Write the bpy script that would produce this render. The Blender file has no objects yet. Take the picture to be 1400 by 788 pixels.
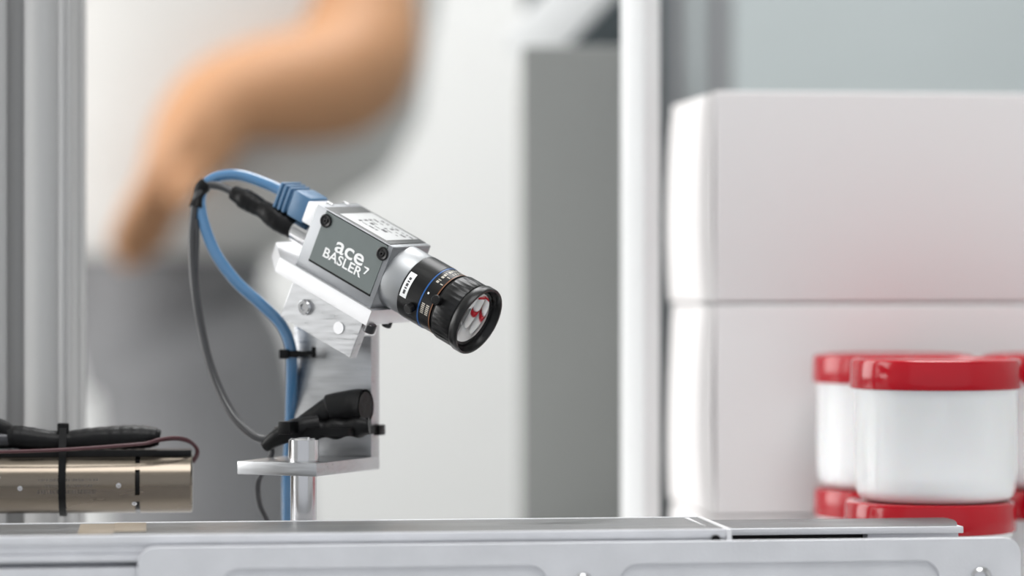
import bpy, bmesh, math, random
from mathutils import Vector, Matrix

SC = bpy.context.scene
COL = SC.collection
F = 4000.0                       # focal length in pixels of the 1400 px wide frame
ZC = 0.93                        # lens height above the floor
# ------------------------------------------------------------------ camera
cd = bpy.data.cameras.new('camera')
cam = bpy.data.objects.new('camera', cd)
COL.objects.link(cam)
cam.location = (0, 0, ZC)
cam.rotation_euler = (math.radians(90), 0, 0)
cd.sensor_width = 36.0
cd.lens = F / 1400.0 * 36.0
cd.clip_start = 0.05
cd.clip_end = 60
cd.dof.use_dof = True
cd.dof.focus_distance = 1.240
cd.dof.aperture_fstop = 3.35
SC.camera = cam
# ------------------------------------------------------------------ world, light, exposure
w = bpy.data.worlds.new('world')
SC.world = w
w.use_nodes = True
w.node_tree.nodes['Background'].inputs[0].default_value = (0.93, 0.96, 1.0, 1)
w.node_tree.nodes['Background'].inputs[1].default_value = 0.69
SC.view_settings.view_transform = 'Standard'
SC.view_settings.look = 'None'
SC.view_settings.gamma = 1.0
SC.view_settings.use_curve_mapping = False
SC.view_settings.exposure = 0.2
SC.cycles.use_denoising = True
SC.cycles.max_bounces = 8


def area(name, loc, target, sx, sy, power, col=(1, 1, 1)):
    l = bpy.data.lights.new(name, 'AREA')
    l.shape = 'RECTANGLE'
    l.size, l.size_y, l.energy, l.color = sx, sy, power, col
    o = bpy.data.objects.new(name, l)
    COL.objects.link(o)
    o.location = loc
    o.rotation_euler = (Vector(target) - Vector(loc)).to_track_quat('-Z', 'Y').to_euler()
    return o


area('window_daylight', (-2.32, 1.75, 1.5), (0, 1.55, 1.2), 2.3, 1.5, 50, (1.0, 0.99, 0.97))
area('added_fill_light', (0.2, 0.2, 2.62), (0.2, 0.2, 0), 1.2, 1.2, 9)  # fill light added overhead, out of view
area('added_fill_light', (0.2, 2.4, 2.62), (0.2, 2.4, 0), 1.2, 1.2, 19)  # stronger added fill for the back of the room

# ------------------------------------------------------------------ helpers
MM = 0.001


def S(c):
    f = lambda v: v / 12.92 if v <= 0.04045 else ((v + 0.055) / 1.055) ** 2.4
    return tuple(f(v / 255.0) for v in c) + (1.0,)


def mat(name, rgb, rough=0.5, metal=0.0, var=0.0, scale=40.0, bump=0.0, bscale=200.0, stretch=None,
        spec=0.5, coat=0.0, trans=0.0, ior=1.5, rvar=0.0, sss=0.0):
    m = bpy.data.materials.new(name)
    m.use_nodes = True
    nt = m.node_tree
    b = nt.nodes['Principled BSDF']
    c = S(rgb)
    b.inputs['Base Color'].default_value = c
    b.inputs['Roughness'].default_value = rough
    b.inputs['Metallic'].default_value = metal
    b.inputs['Specular IOR Level'].default_value = spec
    b.inputs['Coat Weight'].default_value = coat
    b.inputs['Coat Roughness'].default_value = 0.05
    b.inputs['Transmission Weight'].default_value = trans
    b.inputs['IOR'].default_value = ior
    if sss:
        b.inputs['Subsurface Weight'].default_value = sss
        b.inputs['Subsurface Radius'].default_value = (0.01, 0.005, 0.003)
        b.inputs['Subsurface Scale'].default_value = 1.0
    if var or bump or rvar:
        tc = nt.nodes.new('ShaderNodeTexCoord')
        mp = nt.nodes.new('ShaderNodeMapping')
        if stretch:
            mp.inputs['Scale'].default_value = stretch
        nt.links.new(tc.outputs['Object'], mp.inputs['Vector'])
    if var or rvar:
        n = nt.nodes.new('ShaderNodeTexNoise')
        n.inputs['Scale'].default_value = scale
        n.inputs['Detail'].default_value = 5
        nt.links.new(mp.outputs[0], n.inputs['Vector'])
        if var:
            mx = nt.nodes.new('ShaderNodeMix')
            mx.data_type = 'RGBA'
            mx.inputs[6].default_value = tuple(max(0, x * (1 - var)) for x in c[:3]) + (1,)
            mx.inputs[7].default_value = tuple(min(1, x * (1 + var)) for x in c[:3]) + (1,)
            nt.links.new(n.outputs[0], mx.inputs[0])
            nt.links.new(mx.outputs[2], b.inputs['Base Color'])
        if rvar:
            mr = nt.nodes.new('ShaderNodeMapRange')
            mr.inputs[1].default_value, mr.inputs[2].default_value = 0.3, 0.7
            mr.inputs[3].default_value, mr.inputs[4].default_value = max(0.02, rough - rvar), min(1, rough + rvar)
            nt.links.new(n.outputs[0], mr.inputs[0])
            nt.links.new(mr.outputs[0], b.inputs['Roughness'])
    if bump:
        n2 = nt.nodes.new('ShaderNodeTexNoise')
        n2.inputs['Scale'].default_value = bscale
        n2.inputs['Detail'].default_value = 3
        bp = nt.nodes.new('ShaderNodeBump')
        bp.inputs['Strength'].default_value = bump
        bp.inputs['Distance'].default_value = 0.001
        nt.links.new(mp.outputs[0], n2.inputs['Vector'])
        nt.links.new(n2.outputs[0], bp.inputs['Height'])
        nt.links.new(bp.outputs[0], b.inputs['Normal'])
    return m


def P(px, py, d):                # pixel of the photograph and distance in mm -> point in the room
    return Vector(((px - 700) / F * d * MM, d * MM, ZC + (394 - py) / F * d * MM))


def empty(name, label, cat, loc=(0, 0, 0), group=None, m=None):
    o = bpy.data.objects.new(name, None)
    o.empty_display_size = 0.02
    COL.objects.link(o)
    if m is not None:
        o.matrix_world = m
    else:
        o.location = loc
    tag(o, label, cat, group)
    return o


def tag(o, label, cat, group=None):
    o['label'] = label
    o['category'] = cat
    if group:
        o['group'] = group
    return o


def obj(name, bm, material, parent=None, smooth=35, kind=None, label=None):
    me = bpy.data.meshes.new(name)
    if isinstance(bm, bpy.types.Mesh):
        bpy.data.meshes.remove(me)
        me = bm
    else:
        bmesh.ops.recalc_face_normals(bm, faces=bm.faces)
        bm.to_mesh(me)
        bm.free()
    for mm_ in (material if isinstance(material, (list, tuple)) else [material]):
        me.materials.append(mm_)
    if smooth:
        me.shade_smooth()
        me.set_sharp_from_angle(angle=math.radians(smooth))
    o = bpy.data.objects.new(name, me)
    COL.objects.link(o)
    o.parent = parent
    if kind:
        o['kind'] = kind
    if label:
        o['label'] = label
    return o


def BM():
    return bmesh.new()


def box(bm, lo, hi, bev=0.0, seg=2, M=None):
    r = bmesh.ops.create_cube(bm, size=1)
    vs = r['verts']
    for v in vs:
        v.co = Vector([lo[i] + (hi[i] - lo[i]) * (v.co[i] + 0.5) for i in range(3)])
    if bev:
        es = list({e for v in vs for e in v.link_edges})
        r2 = bmesh.ops.bevel(bm, geom=es, offset=bev, segments=seg, affect='EDGES', profile=0.5)
        vs = list({v for f in r2['faces'] for v in f.verts} | {v for v in vs if v.is_valid})
    if M is not None:
        for v in vs:
            v.co = M @ v.co
    return vs


def lathe(bm, prof, M=None, seg=48, wob=None):
    """prof: list of (axial, radius); axis = local x."""
    rings = []
    M = M or Matrix.Identity(4)
    for (a, r) in prof:
        if r < 1e-7:
            rings.append([bm.verts.new(M @ Vector((a, 0, 0)))])
        else:
            rings.append([bm.verts.new(M @ Vector((a, (r + (wob(a, k) if wob else 0)) * math.cos(2 * math.pi * k / seg),
                                                   (r + (wob(a, k) if wob else 0)) * math.sin(2 * math.pi * k / seg)))) for k in range(seg)])
    for A, B in zip(rings, rings[1:]):
        if len(A) == 1 and len(B) == 1:
            continue
        if len(A) == 1:
            for k in range(seg):
                bm.faces.new((A[0], B[k], B[(k + 1) % seg]))
        elif len(B) == 1:
            for k in range(seg):
                bm.faces.new((A[k], A[(k + 1) % seg], B[0]))
        else:
            for k in range(seg):
                bm.faces.new((A[k], A[(k + 1) % seg], B[(k + 1) % seg], B[k]))
    for R in (rings[0], rings[-1]):
        if len(R) > 1:
            try:
                bm.faces.new(R)
            except ValueError:
                pass


def axis_m(p0, p1, up=(0, 0, 1)):
    x = (Vector(p1) - Vector(p0)).normalized()
    u = Vector(up)
    if abs(x.dot(u)) > 0.98:
        u = Vector((0, 1, 0))
    y = u.cross(x).normalized()
    z = x.cross(y)
    m = Matrix((x, y, z)).transposed().to_4x4()
    m.translation = Vector(p0)
    return m


def cyl(bm, p0, p1, r, r2=None, seg=32, bev=0.0):
    L = (Vector(p1) - Vector(p0)).length
    r2 = r if r2 is None else r2
    pr = [(0, r), (L, r2)] if not bev else [(0, r - bev), (bev, r), (L - bev, r2), (L, r2 - bev)]
    lathe(bm, pr, axis_m(p0, p1), seg)


def spline(pts, n=10):
    pts = [Vector(p) for p in pts]
    out = []
    for i in range(len(pts) - 1):
        p0, p1, p2, p3 = pts[max(i - 1, 0)], pts[i], pts[i + 1], pts[min(i + 2, len(pts) - 1)]
        for k in range(n):
            t = k / n
            out.append(0.5 * ((2 * p1) + (p2 - p0) * t + (2 * p0 - 5 * p1 + 4 * p2 - p3) * t * t + (3 * p1 - p0 - 3 * p2 + p3) * t ** 3))
    out.append(pts[-1])
    return out


def tube(bm, pts, rad, seg=14, flat=1.0, caps=True):
    """sweep of a circle; rad number or list per point; flat scales the second axis."""
    n = len(pts)
    t0 = (pts[1] - pts[0]).normalized()
    nrm = t0.cross(Vector((0, 1, 0)))
    if nrm.length < 1e-3:
        nrm = t0.cross(Vector((1, 0, 0)))
    nrm.normalize()
    rings = []
    for i in range(n):
        t = (pts[min(i + 1, n - 1)] - pts[max(i - 1, 0)]).normalized()
        nrm = (nrm - t * nrm.dot(t)).normalized()
        b = t.cross(nrm)
        r = rad[i] if isinstance(rad, (list, tuple)) else rad
        rings.append([bm.verts.new(pts[i] + (nrm * math.cos(2 * math.pi * k / seg) + b * math.sin(2 * math.pi * k / seg) * flat) * r) for k in range(seg)])
    for A, B in zip(rings, rings[1:]):
        for k in range(seg):
            bm.faces.new((A[k], A[(k + 1) % seg], B[(k + 1) % seg], B[k]))
    if caps:
        bm.faces.new(rings[0])
        bm.faces.new(rings[-1])


def strap(bm, pts, width_dir, wdt, thk, closed=False):
    """flat band following pts; width along width_dir, thickness outward."""
    n = len(pts)
    W = Vector(width_dir).normalized() * wdt / 2
    secs = []
    for i in range(n):
        a = pts[(i - 1) % n] if (closed or i > 0) else pts[i]
        b = pts[(i + 1) % n] if (closed or i < n - 1) else pts[i]
        t = (b - a).normalized()
        o = t.cross(W).normalized() * thk / 2
        secs.append([bm.verts.new(pts[i] + s1 * W + s2 * o) for s1, s2 in ((1, 1), (1, -1), (-1, -1), (-1, 1))])
    rng = range(n if closed else n - 1)
    for i in rng:
        A, B = secs[i], secs[(i + 1) % n]
        for k in range(4):
            bm.faces.new((A[k], A[(k + 1) % 4], B[(k + 1) % 4], B[k]))
    if not closed:
        bm.faces.new(secs[0])
        bm.faces.new(secs[-1])


def rrect(x0, y0, x1, y1, r, n=6):
    out = []
    for cx, cy, a0 in ((x1 - r, y1 - r, 0), (x0 + r, y1 - r, 90), (x0 + r, y0 + r, 180), (x1 - r, y0 + r, 270)):
        for k in range(n + 1):
            a = math.radians(a0 + 90 * k / n)
            out.append((cx + r * math.cos(a), cy + r * math.sin(a)))
    return out


def plate_mesh(outlines, thick, bev=0.0):
    """2D outline with holes -> solid mesh in XY, z from 0 to thick."""
    cu = bpy.data.curves.new('plate', 'CURVE')
    cu.dimensions = '2D'
    cu.fill_mode = 'BOTH'
    cu.extrude = thick / 2 - bev
    cu.bevel_depth = bev
    cu.bevel_resolution = 1
    cu.offset = -bev
    for ol in outlines:
        s = cu.splines.new('POLY')
        s.points.add(len(ol) - 1)
        for p, q in zip(s.points, ol):
            p.co = (q[0], q[1], 0, 1)
        s.use_cyclic_u = True
    o = bpy.data.objects.new('plate', cu)
    COL.objects.link(o)
    dg = bpy.context.evaluated_depsgraph_get()
    dg.update()
    me = bpy.data.meshes.new_from_object(o.evaluated_get(dg))
    bpy.data.objects.remove(o)
    bpy.data.curves.remove(cu)
    me.materials.clear()
    me.transform(Matrix.Translation((0, 0, thick / 2)))
    return me


def add_mesh(bm, me, M):
    me.transform(M)
    bm.from_mesh(me)
    bpy.data.meshes.remove(me)


def prism(bm, outline, M, thick):
    a = [bm.verts.new(M @ Vector((x, y, 0))) for x, y in outline]
    b = [bm.verts.new(M @ Vector((x, y, thick))) for x, y in outline]
    n = len(a)
    bm.faces.new(a)
    bm.faces.new(b)
    for i in range(n):
        bm.faces.new((a[i], a[(i + 1) % n], b[(i + 1) % n], b[i]))


def text_mesh(s, size, extr=0.00012, sx=1.0, bold=0.0, spacing=1.0, align='LEFT'):
    cu = bpy.data.curves.new('text', 'FONT')
    cu.body = s
    cu.size = size
    cu.extrude = extr
    cu.offset = bold
    cu.space_character = spacing
    cu.align_x = align
    o = bpy.data.objects.new('text', cu)
    COL.objects.link(o)
    dg = bpy.context.evaluated_depsgraph_get()
    dg.update()
    me = bpy.data.meshes.new_from_object(o.evaluated_get(dg))
    bpy.data.objects.remove(o)
    bpy.data.curves.remove(cu)
    me.materials.clear()
    me.transform(Matrix.Diagonal((sx, 1, 1, 1)))
    return me


# ------------------------------------------------------------------ materials
m_wall = mat('white_wall_paint', (222, 222, 221), 0.7, var=0.02, scale=6, bump=0.05, bscale=60)
m_floor = mat('grey_floor_coating', (150, 152, 152), 0.45, var=0.08, scale=5)
m_ceil = mat('ceiling_paint', (235, 235, 232), 0.8, var=0.02, scale=6)
m_frame = mat('window_frame_paint', (225, 226, 226), 0.4, var=0.02)
m_glass = mat('window_glass', (250, 252, 252), 0.02, trans=1.0, ior=1.1)
m_alu = mat('bare_aluminium', (196, 197, 199), 0.34, 1.0, var=0.10, scale=90, rvar=0.10, bump=0.08, bscale=500)
m_alu_brush = mat('milled_aluminium', (184, 185, 187), 0.36, 1.0, var=0.22, scale=260, stretch=(0.25, 1, 3.0), rvar=0.10, bump=0.03, bscale=300)
m_alu_bright = mat('machined_aluminium_edge', (226, 226, 228), 0.42, 0.75, var=0.04, scale=150)
m_cast = mat('blasted_aluminium', (214, 215, 219), 0.55, 0.3, var=0.13, scale=55, rvar=0.06, bump=0.12, bscale=900)
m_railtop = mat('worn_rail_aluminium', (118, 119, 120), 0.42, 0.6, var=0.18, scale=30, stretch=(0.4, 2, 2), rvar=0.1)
m_house = mat('camera_housing_metal', (152, 154, 157), 0.45, 0.7, var=0.04, scale=200, bump=0.05, bscale=2500)
m_mount = mat('satin_mount_metal', (176, 178, 180), 0.46, 0.95, var=0.03, scale=200)
m_panel = mat('grey_side_panel', (104, 112, 111), 0.45, 0.15, var=0.08, scale=160)
m_cover = mat('dark_top_cover', (58, 60, 60), 0.4, var=0.06, scale=100)
m_labelpap = mat('pale_type_label', (196, 197, 197), 0.45, var=0.03, scale=200)
m_print = mat('dark_print', (70, 70, 72), 0.6, var=0.05)
m_white = mat('white_print', (246, 246, 246), 0.5, var=0.01)
m_blackmetal = mat('black_anodised_metal', (15, 15, 16), 0.3, 0.1, var=0.2, scale=300, spec=0.4)
m_blackrub = mat('black_heat_shrink', (11, 11, 12), 0.42, var=0.25, scale=120, bump=0.35, bscale=260, spec=0.22)
m_blackplas = mat('black_nylon', (8, 8, 9), 0.38, var=0.2, scale=200, spec=0.2)
m_cable = mat('dark_grey_cable_jacket', (48, 48, 50), 0.32, var=0.1, scale=120, spec=0.7)
m_blue = mat('blue_cable_jacket', (74, 122, 164), 0.16, var=0.12, scale=90, spec=0.7, coat=0.5)
m_boot = mat('blue_plug_boot', (74, 112, 146), 0.4, var=0.06, scale=120)
m_plug = mat('white_plug_shell', (244, 244, 246), 0.3, var=0.01)
m_steel = mat('polished_steel', (200, 200, 202), 0.16, 1.0, var=0.05, scale=80)
m_dsteel = mat('dark_steel', (70, 70, 72), 0.3, 0.9, var=0.1, scale=100)
m_motor = mat('brown_tinted_steel', (126, 117, 106), 0.25, 1.0, var=0.10, scale=40, stretch=(0.2, 1, 1), rvar=0.05)
m_wire = mat('dark_red_wire', (72, 34, 40), 0.4, var=0.1)
m_post = mat('anodised_extrusion', (182, 182, 182), 0.6, 0.3, var=0.04, scale=25, stretch=(4, 4, 0.2), rvar=0.05)
m_lidred = mat('glossy_red_plastic', (174, 8, 28), 0.12, var=0.05, scale=30, spec=0.4)
m_jar = mat('glossy_white_plastic', (240, 241, 242), 0.14, var=0.01, scale=20, coat=0.3, sss=0.15)
m_carton = mat('white_cardboard', (226, 223, 223), 0.75, var=0.015, scale=12, bump=0.04, bscale=500)
m_skin = mat('warm_skin', (188, 140, 102), 0.55, var=0.10, scale=14, sss=0.1)
m_shirt = mat('white_cotton', (212, 210, 207), 0.9, var=0.03, scale=20, bump=0.3, bscale=30)
m_trous = mat('grey_trouser_cloth', (122, 122, 124), 0.9, var=0.08, scale=20, bump=0.3, bscale=30)
m_hair = mat('dark_brown_hair', (50, 38, 30), 0.6, var=0.3, scale=80, bump=0.6, bscale=200)
m_shoe = mat('black_leather', (30, 30, 32), 0.4, var=0.1)
m_greypanel = mat('grey_panel_paint', (126, 128, 126), 0.5, var=0.03, scale=8)
m_darkpanel = mat('dark_slate_panel', (74, 82, 86), 0.5, var=0.06, scale=8)
m_whitepaint = mat('white_powder_coat', (238, 239, 239), 0.35, var=0.01, scale=20)
m_cabblue = mat('pale_blue_grey_paint', (186, 194, 195), 0.5, var=0.02, scale=6)
m_midgrey = mat('mid_grey_paint', (150, 152, 154), 0.5, var=0.03, scale=6)
m_bench = mat('light_bench_laminate', (214, 214, 214), 0.35, var=0.02, scale=15)
m_beige = mat('beige_patch_tone', (136, 124, 108), 0.5, var=0.08, scale=60)
m_lensblue = mat('blue_ring_paint', (30, 86, 150), 0.35, var=0.05)
m_lensorange = mat('orange_ring_paint', (120, 74, 42), 0.35, var=0.05)
m_lensgrey = mat('grey_scale_print', (196, 190, 178), 0.5, var=0.05)
m_lensglass = mat('coated_lens_glass', (30, 28, 30), 0.03, 0.0, var=0.05, spec=1.0, coat=1.0, ior=2.6)
m_fill_lamp = bpy.data.materials.new('fill_lamp_diffuser')
m_fill_lamp.use_nodes = True
m_fill_lamp.node_tree.nodes['Principled BSDF'].inputs['Emission Color'].default_value = (1, 1, 1, 1)
m_fill_lamp.node_tree.nodes['Principled BSDF'].inputs['Emission Strength'].default_value = 3.0  # glowing face of the added overhead fill lamps

# ------------------------------------------------------------------ setting
XL, XR, YF, YB, ZT = -2.5, 2.5, -1.6, 3.5, 2.75
b = BM(); box(b, (XL - .1, YF, -.1), (XR + .1, YB + .1, 0)); obj('floor', b, m_floor, kind='structure', smooth=0)
b = BM(); box(b, (XL - .1, YB, 0), (XR + .1, YB + .1, ZT)); obj('wall_back', b, m_wall, kind='structure', smooth=0)
b = BM(); box(b, (XR, YF, 0), (XR + .1, YB, ZT)); obj('wall_right', b, m_wall, kind='structure', smooth=0)
b = BM(); box(b, (XL - .1, YF, ZT), (XR + .1, YB + .1, ZT + .1)); obj('ceiling', b, m_ceil, kind='structure', smooth=0)
b = BM()
wy0, wy1, wz0, wz1 = 0.5, 3.0, 0.8, 2.3
box(b, (XL - .1, YF, 0), (XL, YB, wz0)); box(b, (XL - .1, YF, wz1), (XL, YB, ZT))
box(b, (XL - .1, YF, wz0), (XL, wy0, wz1)); box(b, (XL - .1, wy1, wz0), (XL, YB, wz1))
obj('wall_left', b, m_wall, kind='structure', smooth=0)
b = BM()
for y in (wy0, 1.33, 2.17, wy1):
    box(b, (XL - .08, y - .03, wz0), (XL - .02, y + .03, wz1))
for z in (wz0, wz1):
    box(b, (XL - .08, wy0, z - .03), (XL - .02, wy1, z + .03))
win = obj('window_1', b, m_frame, kind='structure', smooth=0)
for k in range(3):
    b = BM(); y0 = (wy0, 1.33, 2.17)[k] + .03; y1 = (1.33, 2.17, wy1)[k] - .03
    box(b, (XL - .053, y0, wz0 + .03), (XL - .047, y1, wz1 - .03))
    obj('window_pane', b, m_glass, win, smooth=0)
for y in (0.2, 2.4):
    b = BM(); box(b, (-.4, y - .6, 2.66), (.8, y + .6, 2.75), .01)
    l = obj('added_fill_lamp', b, m_whitepaint)  # unseen lamp body, added to go with the overhead fill light
    tag(l, 'square white added ceiling fill lamp over the ' + ('bench' if y < 1 else 'back of the room'), 'lamp')
    b = BM(); box(b, (-.37, y - .57, 2.65), (.77, y + .57, 2.661)); obj('diffuser', b, m_fill_lamp, l, smooth=0)

# ------------------------------------------------------------------ machine frame (bench line turned 7 degrees)
TH = math.radians(7.1)
B0 = Vector(((415 - 700) / F * 1235, 1235.0))
UX, UY = math.cos(TH), math.sin(TH)


def mf(u, v, z):                 # mm in the bench frame -> room
    return Vector(((B0.x + u * UX - v * UY) * MM, (B0.y + u * UY + v * UX) * MM, ZC + z * MM))


def u_at(px, v):                 # bench coordinate u where column px meets the plane v
    k = (px - 700) / F
    return (k * (B0.y + v * UX) - B0.x + v * UY) / (UX - k * UY)


def d_at(px, v):
    return B0.y + u_at(px, v) * UY + v * UX


def z_at(px, py, v):
    return -(py - 394) / F * d_at(px, v)


MFM = Matrix(((UX, -UY, 0, B0.x * MM), (UY, UX, 0, B0.y * MM), (0, 0, 1, ZC), (0, 0, 0, 1)))
ZB = -159.0                      # bench top

# bench
bench = empty('workbench', 'pale laminate workbench standing under the aluminium rail and the red lidded jars', 'bench', m=MFM @ Matrix.Translation((0.05, 0.15, -ZC)))
b = BM(); box(b, (-.75, -.28, ZC + ZB * MM - .03), (.75, .26, ZC + ZB * MM), .002); obj('bench_top', b, m_bench, bench)
for sx in (-.7, .7):
    for sy in (-.23, .21):
        b = BM(); box(b, (sx - .02, sy - .02, 0), (sx + .02, sy + .02, ZC + ZB * MM - .03), .002); obj('leg', b, m_post, bench)

# rail with slotted front face
ZR = -98.5
rail = empty('aluminium_rail', 'long grey aluminium rail with slotted front running behind the milled plate', 'rail', m=MFM)
prof = [(0, ZR), (-63.6, ZR), (-64, ZR - .4), (-64, -105.2), (-63.3, -105.3), (-63.3, -105.7), (-65, -105.8), (-65, -108.5),
        (-55, -108.6), (-55, -110.9), (-65, -111), (-65, -117), (-63.3, -117.2), (-63.3, -117.8), (-64, -118), (-64, ZB), (0, ZB)]
u0, u1 = -190.0, 168.5
b = BM()
M = Matrix(((0, 0, 1, u0 * MM), (1, 0, 0, 0), (0, 1, 0, 0), (0, 0, 0, 1)))
prism(b, [(v * MM, z * MM) for v, z in prof], M, (u1 - u0) * MM)
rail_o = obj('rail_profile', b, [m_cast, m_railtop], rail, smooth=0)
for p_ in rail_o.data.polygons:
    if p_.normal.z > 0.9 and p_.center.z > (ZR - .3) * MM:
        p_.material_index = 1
b = BM()
box(b, ((u0) * MM, -1.2 * MM, (ZR - 3) * MM), (u_at(958, 0) * MM, 0.4 * MM, (ZR + .35) * MM), .0002); obj('back_lip', b, m_alu_bright, rail)
b = BM()
box(b, (u0 * MM, -65 * MM, (ZR - 3.4) * MM), (u1 * MM, -62.2 * MM, (ZR + .25) * MM), .0003); obj('front_lip', b, m_cast, rail)
b = BM()
box(b, (u1 * MM, -66 * MM, (ZR - 11) * MM), ((u1 + 2.2) * MM, 0.4 * MM, (ZR + .5) * MM), .0003); obj('end_plate', b, m_alu_bright, rail)
b = BM()
prism(b, [(u_at(938, -10) * MM, -6 * MM), (u1 * MM - .0045, -6 * MM), (u1 * MM - .0055, -50 * MM)], Matrix.Translation((0, 0, ZR * MM)), .0004)
obj('end_gusset', b, m_alu_bright, rail)
b = BM()
cyl(b, (u_at(979, -66) * MM, -.0661, z_at(979, 738, -66) * MM), (u_at(979, -66) * MM, -.060, z_at(979, 738, -66) * MM), .0018, seg=20)
obj('drill_hole', b, m_blackplas, rail, label='small black hole')
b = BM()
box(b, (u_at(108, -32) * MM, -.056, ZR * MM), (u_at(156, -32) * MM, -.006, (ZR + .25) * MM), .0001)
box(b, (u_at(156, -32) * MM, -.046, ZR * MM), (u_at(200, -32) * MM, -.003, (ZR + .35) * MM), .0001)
obj('beige_patch', b, m_beige, rail, label='beige patch')  # two thin beige slabs lying on the rail top

# milled front plate with two shallow pockets
VF = -72.0
plate = empty('milled_plate', 'thick pale aluminium plate with rounded corners and shallow pockets, nearest the viewer', 'plate', m=MFM)
zp = z_at(415, 746, VF)
ul, ur = u_at(188, VF), u_at(1396, VF)
MPL = Matrix(((1, 0, 0, 0), (0, 0, -1, -.0662), (0, 1, 0, 0), (0, 0, 0, 1)))   # outline (u, z) -> local, thickness toward the viewer


def sc_(pts):
    return [(x * MM, y * MM) for x, y in pts]


zb1 = ZB
pk1 = rrect(u_at(303, VF), ZB + 8, u_at(748, VF), z_at(400, 777.5, VF), 7)
pk2 = rrect(u_at(848, VF), ZB + 8, u_at(1284, VF), z_at(1050, 769.5, VF), 7)
b = BM()
add_mesh(b, plate_mesh([sc_(rrect(ul, zb1, ur, zp, 7, 8)), sc_(pk1), sc_(pk2)], .0018, .0003), MPL @ Matrix.Translation((0, 0, .004)))
add_mesh(b, plate_mesh([sc_(rrect(ul + .2, zb1, ur - .2, zp - .2, 7, 8))], .0042), MPL)
obj('plate_body', b, m_cast, plate, smooth=30)
for px, py, r in ((1341, 789, 4.2), (797, 795, 3.6)):
    c = Vector((u_at(px, VF) * MM, -.0720, z_at(px, py, VF) * MM))
    b = BM()
    lathe(b, [(0, r * MM), (.0012, r * MM), (.0022, r * .8 * MM), (.0026, r * .5 * MM), (.0012, r * .45 * MM), (.0012, 0)], axis_m(c, c + Vector((0, -1, 0))), 28)
    obj('screw', b, m_steel, plate, label='polished socket screw')

# second guide bar to the right
bar = empty('guide_bar', 'flat grey metal guide bar with rounded tip between the milled plate and red jars', 'bar', m=MFM)
ZG = -100.0
ub0, ub1 = u1 + 3.2, u_at(1308, 2)
rr = 11.0
ol = [(ub0, -40), (u_at(1308, -40), -40)] + [(u_at(px, v), v) for px, v in ((1308.5, -28), (1308, -20), (1306, -12), (1302, -5), (1296, 1), (1288, 4))] + [(ub0, 4)]
b = BM(); add_mesh(b, plate_mesh([sc_(ol)], .0024, .0002), Matrix.Translation((0, 0, (ZG - 2.4) * MM))); obj('bar_plate', b, m_railtop, bar)
b = BM(); box(b, (ub0 * MM, -.0415, (ZG - 2.9) * MM), (u_at(1316, -40) * MM, -.030, (ZG - .1) * MM), .0003); obj('front_lip', b, m_cast, bar)
b = BM(); box(b, (ub0 * MM, -.030, ZB * MM), (u_at(1186, -36) * MM, -.010, (ZG - 2.9) * MM)); obj('gap_shade_strip', b, m_blackplas, bar, label='black strip standing in for the shaded gap')  # black strip put in as the shade of the gap under the bar
b = BM(); box(b, (u_at(1186, -38) * MM, -.0385, ZB * MM), (u_at(1310, -38) * MM, 0, (ZG - 2.8) * MM), .0003); obj('support_block', b, m_cast, bar)

# ------------------------------------------------------------------ extruded post at the left
PD = 1330
post = empty('extrusion_post', 'tall grey slotted aluminium post at the left edge behind the motor', 'post', loc=((21 - 700) / F * PD * MM, (PD + 25) * MM, ZC + ZB * MM))


def side(s=25, w=4.1, d=13):
    """one quarter (front side, left to right) of the profile outline, facing -y"""
    g1, g2 = 19.2, 23.1
    return [(-s + .8, -s), (-g2 - .5, -s), (-g2 - .5, -s + .7), (-g2 + .3, -s + .7), (-g2 + .3, -s), (-g1 - .5, -s), (-g1 - .5, -s + .7), (-g1 + .3, -s + .7), (-g1 + .3, -s),
            (-w, -s), (-w, -s + 3), (-w - 4, -s + 3), (-w - 1, -s + d), (w + 1, -s + d), (w + 4, -s + 3), (w, -s + 3), (w, -s),
            (g1 - .3, -s), (g1 - .3, -s + .7), (g1 + .5, -s + .7), (g1 + .5, -s), (g2 - .3, -s), (g2 - .3, -s + .7), (g2 + .5, -s + .7), (g2 + .5, -s), (s - .8, -s)]


ol = []
for k in range(4):
    a = math.radians(90 * k)
    ol += [(x * math.cos(a) - y * math.sin(a), x * math.sin(a) + y * math.cos(a)) for x, y in side()]
b = BM(); add_mesh(b, plate_mesh([sc_(ol)], 1.4), Matrix.Identity(4)); obj('post_profile', b, m_post, post, smooth=0)
b = BM(); box(b, (-.03, -.03, -.0), (.03, .03, .004), .001); obj('foot_plate', b, m_dsteel, post)

# ------------------------------------------------------------------ camera pose (fitted from eight corners)
R3 = Matrix(((0.7657644, 0.54042333, 0.34863665), (-0.47285745, 0.84055429, -0.26433752), (-0.43590219, 0.03756482, 0.89920974)))
CM = R3.to_4x4()
CM.translation = Vector((-47.78 * MM, 1262.16 * MM, ZC + 4.84 * MM))
CMI = CM.inverted()
EYE = CMI @ Vector((0, 0, ZC))
LB, HW = 43.9, 14.5


def Ly(px, py, y):               # where the sight line through a pixel meets local plane y (mm) of the camera frame -> local m
    p = CMI @ P(px, py, 1000)
    d = p - EYE
    t = (y * MM - EYE.y) / d.y
    return EYE + d * t


def Lz(px, py, z):
    p = CMI @ P(px, py, 1000)
    d = p - EYE
    t = (z * MM - EYE.z) / d.z
    return EYE + d * t


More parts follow.
